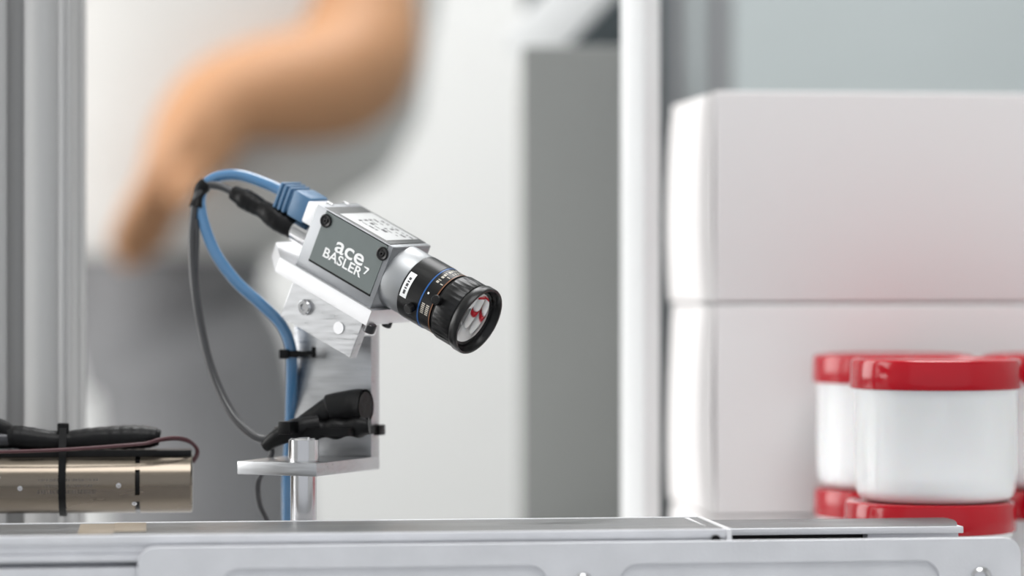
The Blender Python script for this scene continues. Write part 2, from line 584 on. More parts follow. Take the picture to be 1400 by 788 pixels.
def Lcyl(px, py, r):             # sight line against the lens barrel -> (x, angle)
    p = CMI @ P(px, py, 1000)
    d = p - EYE
    A = d.y ** 2 + d.z ** 2
    Bq = 2 * (EYE.y * d.y + EYE.z * d.z)
    C = EYE.y ** 2 + EYE.z ** 2 - (r * MM) ** 2
    disc = max(0, Bq * Bq - 4 * A * C)
    t = (-Bq - math.sqrt(disc)) / (2 * A)
    q = EYE + d * t
    return q.x, math.atan2(q.z, q.y)


ic = empty('industrial_camera', 'small silver industrial camera with black lens mounted on the tilted aluminium bracket', 'camera', m=CM)
k = MM
b = BM()
# housing: silver body with a dark top cover and recessed side panel
box(b, (-LB * k, -HW * k, -HW * k), (0, -HW * k + .0012, HW * k), .0003)
box(b, (-LB * k, -HW * k + .001, -HW * k), (-.0001, HW * k, (HW - 1.2) * k), .0005)
box(b, (-LB * k, -HW * k + .0005, (HW - 1.6) * k), (-(LB - 3.6) * k, HW * k, HW * k), .0004)
box(b, (-3.0 * k, -HW * k + .0005, (HW - 1.6) * k), (0, HW * k, HW * k), .0006)
house = obj('housing', b, m_house, ic)
c1, c2, c3, c4 = Ly(448, 288, -HW), Ly(532.5, 339, -HW), Ly(505.5, 399.5, -HW), Ly(421, 356, -HW)
px0, px1 = (c1.x + c4.x) / 2, (c2.x + c3.x) / 2
pz1, pz0 = min((c1.z + c2.z) / 2, (HW - .5) * k), (c3.z + c4.z) / 2
MS = Matrix(((1, 0, 0, 0), (0, 0, -1, -HW * k), (0, 1, 0, 0), (0, 0, 0, 1)))     # (x, z) outline on the near side
b = BM(); add_mesh(b, plate_mesh([rrect(px0, pz0, px1, pz1, .0006, 3)], .0003, .0001), MS)
panel = obj('side_panel', b, m_panel, ic)
b = BM()
box(b, (px0 - .0001, -HW * k - .00012, pz0 - .0009), (px1 + .0001, -HW * k + .0002, pz0 + .0001))
box(b, (px0, -HW * k - .0002, pz1 - .0001), (px1, -HW * k + .0002, pz1 + .0003))
obj('panel_seam', b, m_blackplas, panel, smooth=0)
for q in ((446, 302), (523, 347)):
    c = Ly(q[0], q[1], -HW - .3)
    b = BM(); lathe(b, [(0, .0030), (.0005, .0030), (.0007, .0025), (.0004, .0019), (.0004, .0014), (.0009, .0011), (.0009, .0005), (.0003, .0004), (.0003, 0)], axis_m(c, c + Vector((0, -1, 0))), 24)
    obj('screw', b, m_blackmetal, panel, label='black socket screw')


def put_text(s, p, size, sx, bold, mat_, parent, spacing=1.0, name='lettering'):
    me = text_mesh(s, size, .00008, sx, bold, spacing)
    bb = BM()
    add_mesh(bb, me, Matrix.Translation(p) @ Matrix.Rotation(math.radians(90), 4, 'X'))
    return obj(name, bb, mat_, parent, smooth=0)


pt = Ly(440.0, 349.5, -HW - .35)
put_text('BASLER', pt, .0061, 1.10, .00009, m_white, panel)
pt = Ly(456.5, 342.5, -HW - .35)
put_text('ace', pt, .0100, 1.22, .00013, m_white, panel)
# the hook-shaped mark after the word
pt = Ly(494.8, 372.5, -HW - .35)
b = BM()
mk = [(0, 3.0), (2.6, 3.2), (3.1, 2.6), (1.6, -.2), (.9, -.2), (2.1, 2.3), (.3, 2.6)]
prism(b, [(x * k, y * k) for x, y in mk], Matrix.Translation(pt) @ Matrix.Rotation(math.radians(90), 4, 'X'), .0001)
obj('emblem', b, m_white, panel, smooth=0)
# dark cover and pale label on top
b = BM(); box(b, (-(LB - 3.5) * k, -HW * k + .0004, (HW - 1.4) * k), (-2.9 * k, HW * k - .0003, (HW + .1) * k), .0003)
cover = obj('top_cover', b, m_cover, ic)
l1, l2 = Lz(468.5, 292.5, HW + .1), Lz(533, 329, HW + .1)
b = BM(); box(b, (l1.x, -HW * k + .0030, (HW + .1) * k), (l2.x, HW * k - .0022, (HW + .25) * k), .0001)
lab = obj('type_label', b, m_labelpap, cover)
b = BM()
random.seed(4)
for row, y in enumerate((-6.5, -2.5, 1.0, 4.5, 8.0)):
    x = l1.x + .0065
    while x < l2.x - .002:
        wdt = random.choice((.0008, .0014, .002, .003))
        if random.random() < .8:
            box(b, (x, y * k, (HW + .25) * k), (x + wdt, (y + random.choice((.6, 1.3, 2.2))) * k, (HW + .29) * k))
        x += wdt + random.choice((.0006, .001, .002))
obj('label_print', b, m_print, cover, smooth=0, kind='stuff')
# lens mount and lens
b = BM(); lathe(b, [(-.0005, .0143), (.0096, .0143), (.0102, .0139), (.0102, .010)], None, 72); obj('lens_mount', b, m_mount, ic)
lens = None
b = BM(); lathe(b, [(.0098, .0100), (.0100, .0141), (.0104, .0145), (.0212, .0145), (.0215, .0142), (.0284, .0142), (.0287, .0136), (.0302, .0136), (.0302, .010)], None, 96)
lens = obj('lens', b, m_blackmetal, ic)
b = BM(); lathe(b, [(.0300, .0120), (.0301, .0146), (.0306, .0149), (.0388, .0149), (.0391, .0146), (.0391, .012)], None, 120,
                wob=lambda a, i: (-.0003 if (i % 3 == 0 and .0305 < a < .0389) else 0)); obj('focus_ring', b, m_blackmetal, lens, smooth=30)
b = BM(); lathe(b, [(.0389, .0120), (.0390, .0144), (.0398, .0144), (.0400, .0151), (.0405, .0154), (.0436, .0154), (.0442, .0151), (.0442, .0143), (.0434, .0138), (.0410, .0130), (.0400, .0128), (.0398, .010)], None, 96); obj('front_rim', b, m_blackmetal, lens)
b = BM(); lathe(b, [(.0402 + .0030 * math.cos(math.radians(a)), .0129 * math.sin(math.radians(a))) for a in range(90, -1, -6)], None, 64); obj('front_glass', b, m_lensglass, lens)
for x0, x1, mm_, nm, rr_ in ((.0214, .0221, m_lensblue, 'index_ring', .01435), (.0278, .0283, m_lensorange, 'index_ring', .01425)):
    b = BM(); lathe(b, [(x0, .0138), (x0, rr_), (x1, rr_), (x1, .0138)], None, 96); obj(nm, b, mm_, lens, label='blue ring' if mm_ is m_lensblue else 'orange ring')


def on_barrel(bm, xa, xb, a0, a1, r, t=.00012, n=10):
    a1 = a0 + (a1 - a0 + math.pi) % (2 * math.pi) - math.pi
    rows = []
    for i in range(n + 1):
        a = a0 + (a1 - a0) * i / n
        rows.append([bm.verts.new((x, rr2 * math.cos(a), rr2 * math.sin(a))) for x, rr2 in ((xa, r), (xb, r), (xb, r + t), (xa, r + t))])
    for A, B in zip(rows, rows[1:]):
        for j in range(4):
            bm.faces.new((A[j], A[(j + 1) % 4], B[(j + 1) % 4], B[j]))
    bm.faces.new(rows[0]); bm.faces.new(rows[-1])


q1, q2 = Lcyl(575.5, 379, 14.5), Lcyl(557, 410, 14.5)
b = BM(); on_barrel(b, .0111, .0146, q1[1], q2[1], .0145); lb = obj('lens_label', b, m_white, lens, label='white sticker')
b = BM()
da = (q2[1] - q1[1] + math.pi) % (2 * math.pi) - math.pi
for t0, t1 in ((.2, .3), (.34, .4), (.44, .56), (.6, .66), (.7, .86)):
    on_barrel(b, .0123, .0135, q1[1] + da * t0, q1[1] + da * t1, .01463, .00003, 3)
obj('label_print', b, m_print, lens, smooth=0)
q = Lcyl(585.8, 401, 14.5)
b = BM(); on_barrel(b, q[0] - .0004, q[0] + .0004, q[1] - .03, q[1] + .03, .0145, .0001, 3); obj('index_dot', b, m_white, lens, label='white dot')
b = BM()
random.seed(9)
qa = Lcyl(607, 393, 14.2); qb = Lcyl(633, 376, 14.2); qc = Lcyl(589, 426, 14.2)
for rowx in (.0234, .0256):
    a = qa[1] - .02
    step = ((qb[1] - qa[1] + math.pi) % (2 * math.pi) - math.pi) / 9.0
    for i in range(10):
        if random.random() < .8:
            on_barrel(b, rowx + random.uniform(0, .0003), rowx + random.uniform(.0013, .0017), a, a + step * random.choice((.3, .5, .7)), .0142, .00006, 2)
        a += step
for rowx in (.0230, .0254):
    for i in range(6):
        a = qc[1] - .12 + .06 * i
        on_barrel(b, rowx, rowx + .0016, a, a + .035, .0142, .00006, 2)
obj('scale_marks', b, m_lensgrey, lens, smooth=0, kind='stuff', label='pale scale marks')
for pxy, xx in (((561, 421), .0165), ((598, 411), .0265)):
    q = Lcyl(pxy[0], pxy[1], 15.5)
    d = Vector((0, math.cos(q[1]), math.sin(q[1])))
    p0 = Vector((q[0], 0, 0)) + d * .0138
    b = BM(); lathe(b, [(0, .0011), (.0012, .0011), (.0012, .0021), (.0034, .0021), (.0038, .0017), (.0038, 0)], axis_m(p0, p0 + d), 24, wob=lambda a, i: .0001 if i % 2 and a > .001 else 0)
    obj('lock_screw', b, m_blackmetal, lens)
# rear jack shell
jc = Ly(424.5, 291.5, -7)
jx = Ly(413.5, 296, -8.6).x
b = BM(); box(b, (jx, -8.6 * k, jc.z - .0050), (-LB * k + .0005, 6 * k, jc.z + .0050), .0009); obj('network_jack', b, m_plug, ic)
hc = Ly(411, 320, -4)
sx0 = min(Ly(400, 314, -2).x, -(LB + 6) * k)
b = BM(); lathe(b, [(sx0 + LB * k - .001, .0038), (sx0 + LB * k - .0008, .0044), (sx0 + LB * k + .0022, .0044), (sx0 + LB * k + .0024, .0052), (-.0030, .0052), (-.0028, .0047), (-.0012, .0047), (-.001, .0054), (.0006, .0054)], Matrix.Translation((-LB * k, -2 * k, hc.z)), 32); obj('power_socket', b, m_steel, ic)
for y in (-6, 6):
    b = BM(); cyl(b, (-(LB + 1) * k, y * k, (HW - .3) * k), (-(LB - 2) * k, y * k, (HW - .3) * k), .0008, seg=16); obj('jack_screw', b, m_steel, ic)

# ------------------------------------------------------------------ bracket
TB = math.radians(25.0)
base_c = Vector((-82.9 * MM, 1240 * MM, ZC - 80.0 * MM))          # near lower corner of the base plate
BMX = Matrix(((math.cos(TB), math.sin(TB), 0, base_c.x), (-math.sin(TB), math.cos(TB), 0, base_c.y), (0, 0, 1, base_c.z), (0, 0, 0, 1)))
# local axes: x = along the front edge towards the right, y = away from the viewer; plate spans x -38.8..0, y 0..57.8, z 0..5.6
bk = empty('camera_bracket', 'bolted bare aluminium bracket on a round rod carrying the silver camera', 'bracket', m=BMX)
BKI = BMX.inverted()
b = BM(); box(b, (-.0388, 0, 0), (0, .0578, .0056), .0003); obj('base_plate', b, m_alu_brush, bk)
b = BM(); box(b, (-.0388, .0500, .0056), (0, .0578, .0665), .0003); obj('upright_plate', b, m_alu_brush, bk)
rx, ry = -.0115, .0150
rod_w = P(415, 640, 1257)
rl = BKI @ rod_w
b = BM(); cyl(b, (rl.x, rl.y, ZC + ZB * MM - base_c.z), (rl.x, rl.y, .002), .0056, seg=40, bev=.0003); obj('support_rod', b, m_steel, bk)
b = BM(); lathe(b, [(0, .0066), (.0092, .0066), (.0100, .0058), (.0100, .0030), (.0070, .0028), (.0070, 0)], axis_m((rl.x, rl.y, .0056), (rl.x, rl.y, 1)), 40); obj('rod_collar', b, m_steel, bk)
b = BM(); lathe(b, [(0, .02), (.006, .02), (.007, .019), (.007, .006)], axis_m((rl.x, rl.y, ZC + ZB * MM - base_c.z), (rl.x, rl.y, 1)), 40); obj('rod_foot', b, m_dsteel, bk)
# tilted plate and flange, built in the camera frame
TO = BKI @ CM
zt0, zt1 = -HW - 7.2, -HW - .05
r1 = Ly(352, 334.5, -HW - 1.0)
f1 = Ly(509, 427, -HW - 1.0)
xr, xf = r1.x, f1.x
b = BM()
ol = [(xr, -.0145 + .012), (xr + .014, -.0165), (xf, -.0165), (xf, .0165), (xr, .0165)]
add_mesh(b, plate_mesh([ol], .0072, .0003), Matrix.Translation((0, 0, zt0 * k)))
b.transform(TO)
obj('tilt_plate', b, m_alu_bright, bk)
e1, e2, e3 = Ly(400.8, 388, -HW + 1), Ly(381.4, 433, -HW + 1), Ly(478.5, 489, -HW + 1)
fx0, fx1 = (e1.x + e2.x) / 2, xf - .0015
fz0 = (e2.z + e3.z) / 2
b = BM()
hol = [Ly(418, 420, -HW + 1), Ly(463.5, 448.5, -HW + 1)]
cx3 = e3.x
cx4 = Ly(490, 458, -HW + 1).x
ol = [(fx0, zt0 * k + .0005), (fx0, fz0), (cx3, fz0), (cx4, zt0 * k + .0005)]
add_mesh(b, plate_mesh([ol], .0050, .0003), Matrix(((1, 0, 0, 0), (0, 0, 1, -HW * k + .001), (0, 1, 0, 0), (0, 0, 0, 1))))
b.transform(TO)
obj('tilt_flange', b, m_alu_brush, bk)
for i, h in enumerate(hol):
    b = BM(); c = Vector((h.x, -HW * k + .001, h.z))
    lathe(b, [(0, .0034), (.0012, .0034), (.0020, .0028), (.0020, .0016), (.0012, .0015), (.0012, 0)] if i == 0 else [(0, .0027), (.0005, .0027), (.0005, .0), ], axis_m(c, c + Vector((0, -1, 0))), 28)
    b.transform(TO)
    obj('bolt', b, m_alu_bright if i else m_steel, bk)
pb = Ly(500, 452, -HW)
b = BM(); cyl(b, (pb.x, -.012, zt0 * k + .0005), (pb.x, -.012, zt0 * k - .0035), .0026, seg=20, bev=.0003); b.transform(TO); obj('bolt', b, m_dsteel, bk, label='dark bolt head under the tilted plate')
pb = Ly(531, 446, 2)
b = BM(); cyl(b, (pb.x - .001, .002, zt0 * k + .0005), (pb.x - .001, .002, zt0 * k - .0022), .0022, seg=20, bev=.0003); b.transform(TO); obj('bolt', b, m_dsteel, bk, label='dark bolt head under the tilted plate')
# link block that joins flange and upright
mid = BKI @ CM @ Vector((hol[1].x, -HW * k + .006, hol[1].z))
b = BM(); cyl(b, (mid.x, mid.y - .001, mid.z), (mid.x, max(mid.y + .004, .0505), mid.z), .005, seg=28); obj('spacer', b, m_steel, bk)

# ------------------------------------------------------------------ blue network cable
def W2(root):
    inv = root.matrix_world.inverted() if root.matrix_world != Matrix.Identity(4) else Matrix.Translation(-root.location)
    return inv


bl = empty('network_cable', 'glossy blue network cable looping from the camera rear down beside the bracket', 'cable', loc=P(392, 700, 1305))
li = Matrix.Translation(-bl.location)
b = BM()
bx1, bx0 = jx + .0006, min(Ly(376, 268, -7).x, jx - .012)
z0 = jc.z
box(b, (bx1 - .010, -.0078, z0 - .0062), (bx1, .0058, z0 + .0062), .0012)
box(b, (bx0, -.0070, z0 - .0050), (bx1 - .009, .0050, z0 + .0050), .0014)
for i in range(3):
    xx = bx0 + .0010 + i * .0026
    box(b, (xx, -.0080, z0 - .0060), (xx + .0016, .0060, z0 + .0060), .0006)
b.transform(li @ CM)
obj('plug_boot', b, m_boot, bl)
st = li @ CM @ Vector((bx0 + .002, -.001, z0))
st2 = li @ CM @ Vector((bx0 - .006, -.001, z0))
path = [st, st2] + [li @ P(x, y, d) for x, y, d in ((335, 241.5, 1302), (308, 240, 1304), (286, 248, 1304), (274, 268, 1302), (277, 300, 1300), (294, 345, 1298), (322, 384, 1297),
        (356, 415, 1297), (383, 442, 1297), (396, 470, 1297), (399, 500, 1298), (398, 560, 1303), (395, 620, 1310), (393, 660, 1312), (393, 712, 1310), (394, 760, 1306), (396, 850, 1300))]
b = BM(); tube(b, spline(path, 10), .0026, 18); obj('cable_jacket', b, m_blue, bl)

# ------------------------------------------------------------------ dark power cable
pc = empty('power_cable', 'thin dark grey power cable with black heat shrink sleeve looping below the camera', 'cable', loc=P(350, 700, 1290))
li = Matrix.Translation(-pc.location)
b = BM()
p0 = li @ CM @ Vector((sx0 + .0004, -.002, hc.z))
pth = [p0, li @ P(382, 302, 1291), li @ P(367, 291, 1293), li @ P(350, 281, 1296), li @ P(334, 272, 1298), li @ P(318, 263, 1300)]
sp = spline(pth, 8)
n = len(sp) - 1
rad = []
for i in range(len(sp)):
    t = i / n
    r = .0050 if t < .35 else .0050 - (t - .35) / .15 * .0010 if t < .5 else .0040 + .0007 * math.sin((t - .5) * 6) if t < .85 else .0040 - (t - .85) / .15 * .0008
    rad.append(r + .00008 * math.sin(i * 1.7))
tube(b, sp, rad, 18, flat=.9)
obj('heat_shrink_sleeve', b, m_blackrub, pc, label='black heat shrink sleeve')
b = BM()
path = [li @ P(x, y, d) for x, y, d in ((322, 265, 1299), (304, 256, 1300), (285, 254, 1301), (271, 266, 1300), (264.5, 295, 1299), (262.5, 340, 1298), (266, 395, 1296), (276, 455, 1294), (292, 515, 1290),
        (316, 565, 1284), (345, 595, 1278), (366, 601, 1276), (388, 592, 1276))]
tube(b, spline(path, 8), .0018, 14)
obj('cable_jacket', b, m_cable, pc)
b = BM()
path = [li @ P(x, y, d) for x, y, d in ((268, 300, 1298.5), (269, 330, 1298), (268, 380, 1297), (276, 440, 1295), (290, 500, 1292), (312, 552, 1287), (338, 588, 1282), (362, 606, 1279), (372, 618, 1283), (362, 640, 1290), (353, 662, 1290), (355, 690, 1290), (366, 715, 1291), (385, 770, 1292))]
tube(b, spline(path, 8), .0012, 12)
obj('second_lead', b, m_cable, pc)
b = BM()
path = [li @ P(x, y, d) for x, y, d in ((362, 611, 1277), (375, 601, 1275), (392, 592, 1274), (412, 586, 1273), (436, 582, 1274))]
tube(b, spline(path, 8), [.0026 + .0024 * min(1, i / 20) for i in range(33)], 16, flat=.9)
obj('cable_wrap', b, m_blackrub, pc, label='black taped wrap')
b = BM()
path = [li @ P(x, y, d) for x, y, d in ((404, 586, 1277), (420, 577, 1278), (436, 570, 1278), (452, 563, 1278), (470, 559, 1277), (488, 556, 1275), (500, 556, 1273))]
sp = spline(path, 6)
rad = [(.0030 + .0036 * min(1, (i / 18)) if i < 18 else .0076) for i in range(len(sp))]
tube(b, sp, rad, 20, flat=.9, caps=False)
rad2 = [r * .86 for r in rad]
tube(b, sp, rad2, 20, flat=.9, caps=True)
bmesh.ops.remove_doubles(b, verts=b.verts, dist=1e-7)
obj('open_sleeve', b, m_blackrub, pc, label='open black heat shrink sleeve')
b = BM()
path = [li @ P(x, y, d) for x, y, d in ((425, 588, 1274), (450, 587, 1273), (480, 585, 1271), (505, 583, 1270))]
tube(b, spline(path, 6), [.0042 + .0006 * math.sin(i) for i in range(19)], 16, flat=.9)
obj('cable_wrap', b, m_blackrub, pc, label='black taped wrap')
b = BM()
path = [li @ P(x, y, d) for x, y, d in ((283, 250, 1302), (275, 259, 1302), (271, 270, 1301), (268, 284, 1300))]
tube(b, spline(path, 6), [.0030 + .0004 * math.sin(i * .4) for i in range(19)], 16, flat=1.1)
obj('tape_binding', b, m_blackrub, pc, label='black tape binding')

# ------------------------------------------------------------------ cable ties
t1 = empty('cable_tie', 'black cable tie strapping the cable sleeve to the bracket upright', 'cable tie', m=BMX)
b = BM()
zt = (BKI @ P(515, 588, 1285)).z
yy = (BKI @ P(440, 588, 1266)).y
xl = (BKI @ P(392, 588, 1285)).x
loop = [Vector((x, y, zt)) for x, y in rrect(xl - .001, yy, .0012, .0592, .003, 4)]
strap(b, loop, (0, 0, 1), .0034, .0011, closed=True)
obj('strap', b, m_blackplas, t1)
hq = BKI @ P(394, 585, 1266)
b = BM(); box(b, (hq.x - .0030, hq.y - .004, hq.z - .0028), (hq.x + .0030, hq.y + .004, hq.z + .0028), .0006); obj('head', b, m_blackplas, t1)
hq = BKI @ P(517, 588, 1290)
b = BM(); box(b, (hq.x - .0022, hq.y - .003, hq.z - .0023), (hq.x + .0022, hq.y + .003, hq.z + .0023), .0005); obj('tail_end', b, m_blackplas, t1)

c = P(398, 484, 1297.5)
t2 = empty('cable_tie', 'short black cable tie around the blue cable beside the tilted bracket flange', 'cable tie', loc=c)
b = BM(); strap(b, [Vector((.0033 * math.cos(math.radians(a)), .0033 * math.sin(math.radians(a)), 0)) for a in range(0, 360, 15)], (0, 0, 1), .0030, .0010, closed=True); obj('strap', b, m_blackplas, t2)
b = BM(); box(b, (-.0048, -.0060, -.0021), (-.0008, -.0022, .0021), .0005); obj('head', b, m_blackplas, t2)
b = BM(); strap(b, [Vector((x, y, z)) for x, y, z in ((0, -.0036, .0), (.004, -.0042, .0002), (.0075, -.0044, .0004), (.0105, -.0046, .0006))], (0, 0, 1), .0019, .0010)
box(b, (.0094, -.0058, -.0016), (.0114, -.0036, .0032), .0005)
obj('tail', b, m_blackplas, t2)

# ------------------------------------------------------------------ motor on the left
MD = 1281
mo = empty('gear_motor', 'brushed brown steel cylindrical motor lying on its side at lower left', 'motor', loc=P(100, 702, MD))
li = Matrix.Translation(-mo.location)
X = lambda px: (px - 700) / F * MD * MM - mo.location.x
zc = ZC + (394 - 660.5) / F * MD * MM - mo.location.z
T = Matrix.Translation((0, 0, zc))
R = .01328
xs = X(-260)
b = BM(); lathe(b, [(xs, R - .001), (xs + .0008, R), (X(185), R), (X(185.5), R - .0004), (X(186), .011)], T, 96); obj('casing', b, m_motor, mo)
b = BM(); lathe(b, [(X(184), R - .0012), (X(192), R - .0012)], T, 64); obj('seam_ring', b, m_blackplas, mo)
b = BM(); lathe(b, [(X(191), .011), (X(191.5), R), (X(260), R), (X(262), R - .0005), (X(262.6), R - .002), (X(262.6), 0)], T, 96); obj('rear_cap', b, m_motor, mo)
b = BM()
for a in (55, 118):
    aa = math.radians(a)
    box(b, (X(185), -.0016, R - .0012), (X(192), .0016, R - .00005), M=T @ Matrix.Rotation(aa, 4, 'X'))
obj('locking_tab', b, m_motor, mo, smooth=0)


def mcyl(px, py):
    h = (660.5 - py) / F * MD * MM
    h = max(-R * .98, min(R * .98, h))
    return Vector((X(px), -math.sqrt(R * R - h * h), zc + h))


for q in ((31, 665), (163, 662), (184, 687), (1, 650), (32, 621.5)):
    c = mcyl(*q); d = Vector((0, c.y, c.z - zc)).normalized()
    b = BM(); lathe(b, [(-.0005, .0011), (.00015, .0011), (.0003, .0008), (.0003, .0004), (0, .0003), (0, 0)], axis_m(c, c + d), 18); obj('screw', b, m_steel, mo)
b = BM()
random.seed(3)
for py, hh, x0, x1 in ((654, 3.5, 55, 133), (662, 3.5, 64, 126), (670, 5.5, 54, 133)):
    x = x0
    while x < x1:
        wd = random.choice((1.2, 2, 2.6))
        c0, c1 = mcyl(x, py - hh / 2), mcyl(x + wd, py + hh / 2)
        vs = [b.verts.new((xx, y_ - .00005, z_)) for xx, y_, z_ in ((c0.x, c0.y, c0.z), (c1.x, c0.y, c0.z), (c1.x, c1.y, c1.z), (c0.x, c1.y, c1.z))]
        vb = [b.verts.new(v.co + Vector((0, .0003, 0))) for v in vs]
        b.faces.new(vs)
        for i in range(4):
            b.faces.new((vs[i], vs[(i + 1) % 4], vb[(i + 1) % 4], vb[i]))
        x += wd + random.choice((.8, 1.4, 2.2))
obj('engraved_print', b, mat('engraved_grey', (104, 98, 92), 0.5, 0.6, var=.05), mo, smooth=0, kind='stuff')
b = BM(); box(b, (X(-200), -.0065, zc + R - .0018), (X(261), .0065, zc + R + .0012), .0006); obj('top_insulation', b, m_blackrub, mo, label='black insulation strip')
b = BM()
path = [li @ P(x, y, d) for x, y, d in ((-60, 618, 1267), (0, 617.5, 1267), (60, 616, 1266.5), (110, 613.5, 1266.5), (160, 610, 1266.5), (195, 607, 1267), (212, 602, 1267.5), (232, 599.5, 1270), (252, 602, 1276), (266, 612, 1280), (268, 622, 1281), (262, 632, 1281))]
tube(b, spline(path, 8), .0008, 10); obj('wire', b, m_wire, mo, label='dark red wire')
b = BM()
path = [li @ P(x, y, d) for x, y, d in ((195, 607, 1269), (214, 603, 1270), (236, 601, 1272), (256, 605, 1277), (268, 614, 1281), (269, 624, 1282), (263, 634, 1282))]
tube(b, spline(path, 8), .0008, 10); obj('wire', b, m_wire, mo, label='dark red wire')
b = BM(); box(b, (X(-150), -.008, zc - R - .0005 + .0), (X(-60), .012, zc - R + .004)); box(b, (X(-150), -.008, ZC + ZB * MM - mo.location.z), (X(-60), .012, zc - R + .001), .0005); obj('mount_block', b, m_alu, mo)

sl = empty('motor_cable_sleeve', 'crumpled black heat shrink sleeve lying on top of the motor', 'sleeve', loc=P(110, 618, MD))
li = Matrix.Translation(-sl.location)
b = BM()
pts = [(12, 598.5, 14.5), (24, 597.5, 16), (45, 600.5, 16), (70, 603, 14), (95, 602.5, 13.5), (120, 600.5, 15), (150, 599, 16), (175, 598.5, 16.5), (195, 598.5, 16), (210, 598.5, 13.5), (217.5, 599.5, 10)]
sp, rad = [], []
cent = spline([li @ P(x, y, 1279) for x, y, r in pts], 5)
rs = [r for _, _, r in pts]
for i in range(len(cent)):
    f = i / 5
    j = min(int(f), len(rs) - 2)
    rad.append((rs[j] + (rs[j + 1] - rs[j]) * (f - j)) * MD / F * MM + .00012 * math.sin(i * 2.1))
tube(b, cent, rad, 22, flat=1.1); obj('sleeve_body', b, m_blackrub, sl)
b = BM(); tube(b, spline([li @ P(x, y, 1279) for x, y in ((-120, 580), (-40, 575), (0, 583), (16, 594))], 6), .0034, 14); obj('lead_wire', b, m_blackrub, sl)
b = BM(); tube(b, [li @ P(-90, 603, 1279), li @ P(11, 601, 1279), li @ P(15, 601, 1279)], .0040, 18); obj('sleeve_end', b, m_dsteel, sl, label='grey inner sheath')

t3 = empty('cable_tie', 'upright black cable tie around the brown motor and its sleeve', 'cable tie', loc=P(87, 660, MD))
b = BM()
T3 = t3.location
loop = []
for a in range(180, 361, 15):
    loop.append((.0143 * math.cos(math.radians(a)), .0143 * math.sin(math.radians(a))))
loop += [(.0143, .004), (.0100, .0150), (.0065, .0238), (0, .0246), (-.0065, .0238), (-.0100, .0150), (-.0143, .004)]
strap(b, [Vector((0, y, z)) for y, z in loop], (1, 0, 0), .0031, .0011, closed=True)
obj('strap', b, m_blackplas, t3)
b = BM(); box(b, (-.0025, -.0060, .0208), (.0025, -.0010, .0262), .0006); obj('head', b, m_blackplas, t3)

for o_ in (mo, sl, t3):
    o_.rotation_euler.z = TH * .8

# ------------------------------------------------------------------ jars
JR = 38.3
def jar_profile_body():
    pr = [(2, 0), (2, 26), (0.4, 29), (0, 30.5), (.4, 32.5), (2.5, 34.8), (6, 36.0), (12, 36.4), (48.5, 36.4), (49.2, 36.9), (50.6, 36.9), (51, 35.2), (60, 35.2), (60, 0)]
    return [(a * MM, r * MM) for a, r in pr]
def jar_profile_lid():
    pr = [(50.8, 35.4), (50.2, 37.6), (50.4, 38.2), (51.2, 38.5), (61.5, 38.2), (63.0, 37.6), (63.6, 36.4), (63.7, 34.5), (63.1, 33.8), (63.0, 0)]
    return [(a * MM, r * MM) for a, r in pr]


UPM = Matrix(((0, 1, 0, 0), (0, 0, 1, 0), (1, 0, 0, 0), (0, 0, 0, 1)))
b = BM(); lathe(b, jar_profile_body(), UPM, 96); jb = obj('body', b, m_jar, None, 40)
b = BM(); lathe(b, jar_profile_lid(), UPM, 96); jl = obj('lid', b, m_lidred, None, 40, label='glossy red screw lid')
spots = [(190.5, 1316, 1, 'white jar with red screw lid, in front on top of another jar'),
         (182.4, 1400, 1, 'white jar with red lid in the upper layer, left and behind'),
         (263.0, 1398, 1, 'white jar with red lid in the upper layer, half hidden at the right edge'),
         (188.0, 1316, 0, 'jar with red lid beneath the front white jar, mostly hidden by the rail'),
         (183.0, 1400, 0, 'jar with red lid in the lower layer, left and behind'),
         (262.0, 1398, 0, 'jar with red lid in the lower layer, behind at the right edge')]
for i, (x, d, lay, lbl) in enumerate(spots):
    e = empty('plastic_jar', lbl, 'jar', loc=(x * MM, d * MM, ZC + (ZB + lay * 63.7) * MM), group='stacked red lidded jars')
    e.rotation_euler.z = i * .7
    for src in (jb, jl):
        o = src if i == 0 else src.copy()
        if i:
            COL.objects.link(o)
        o.parent = e

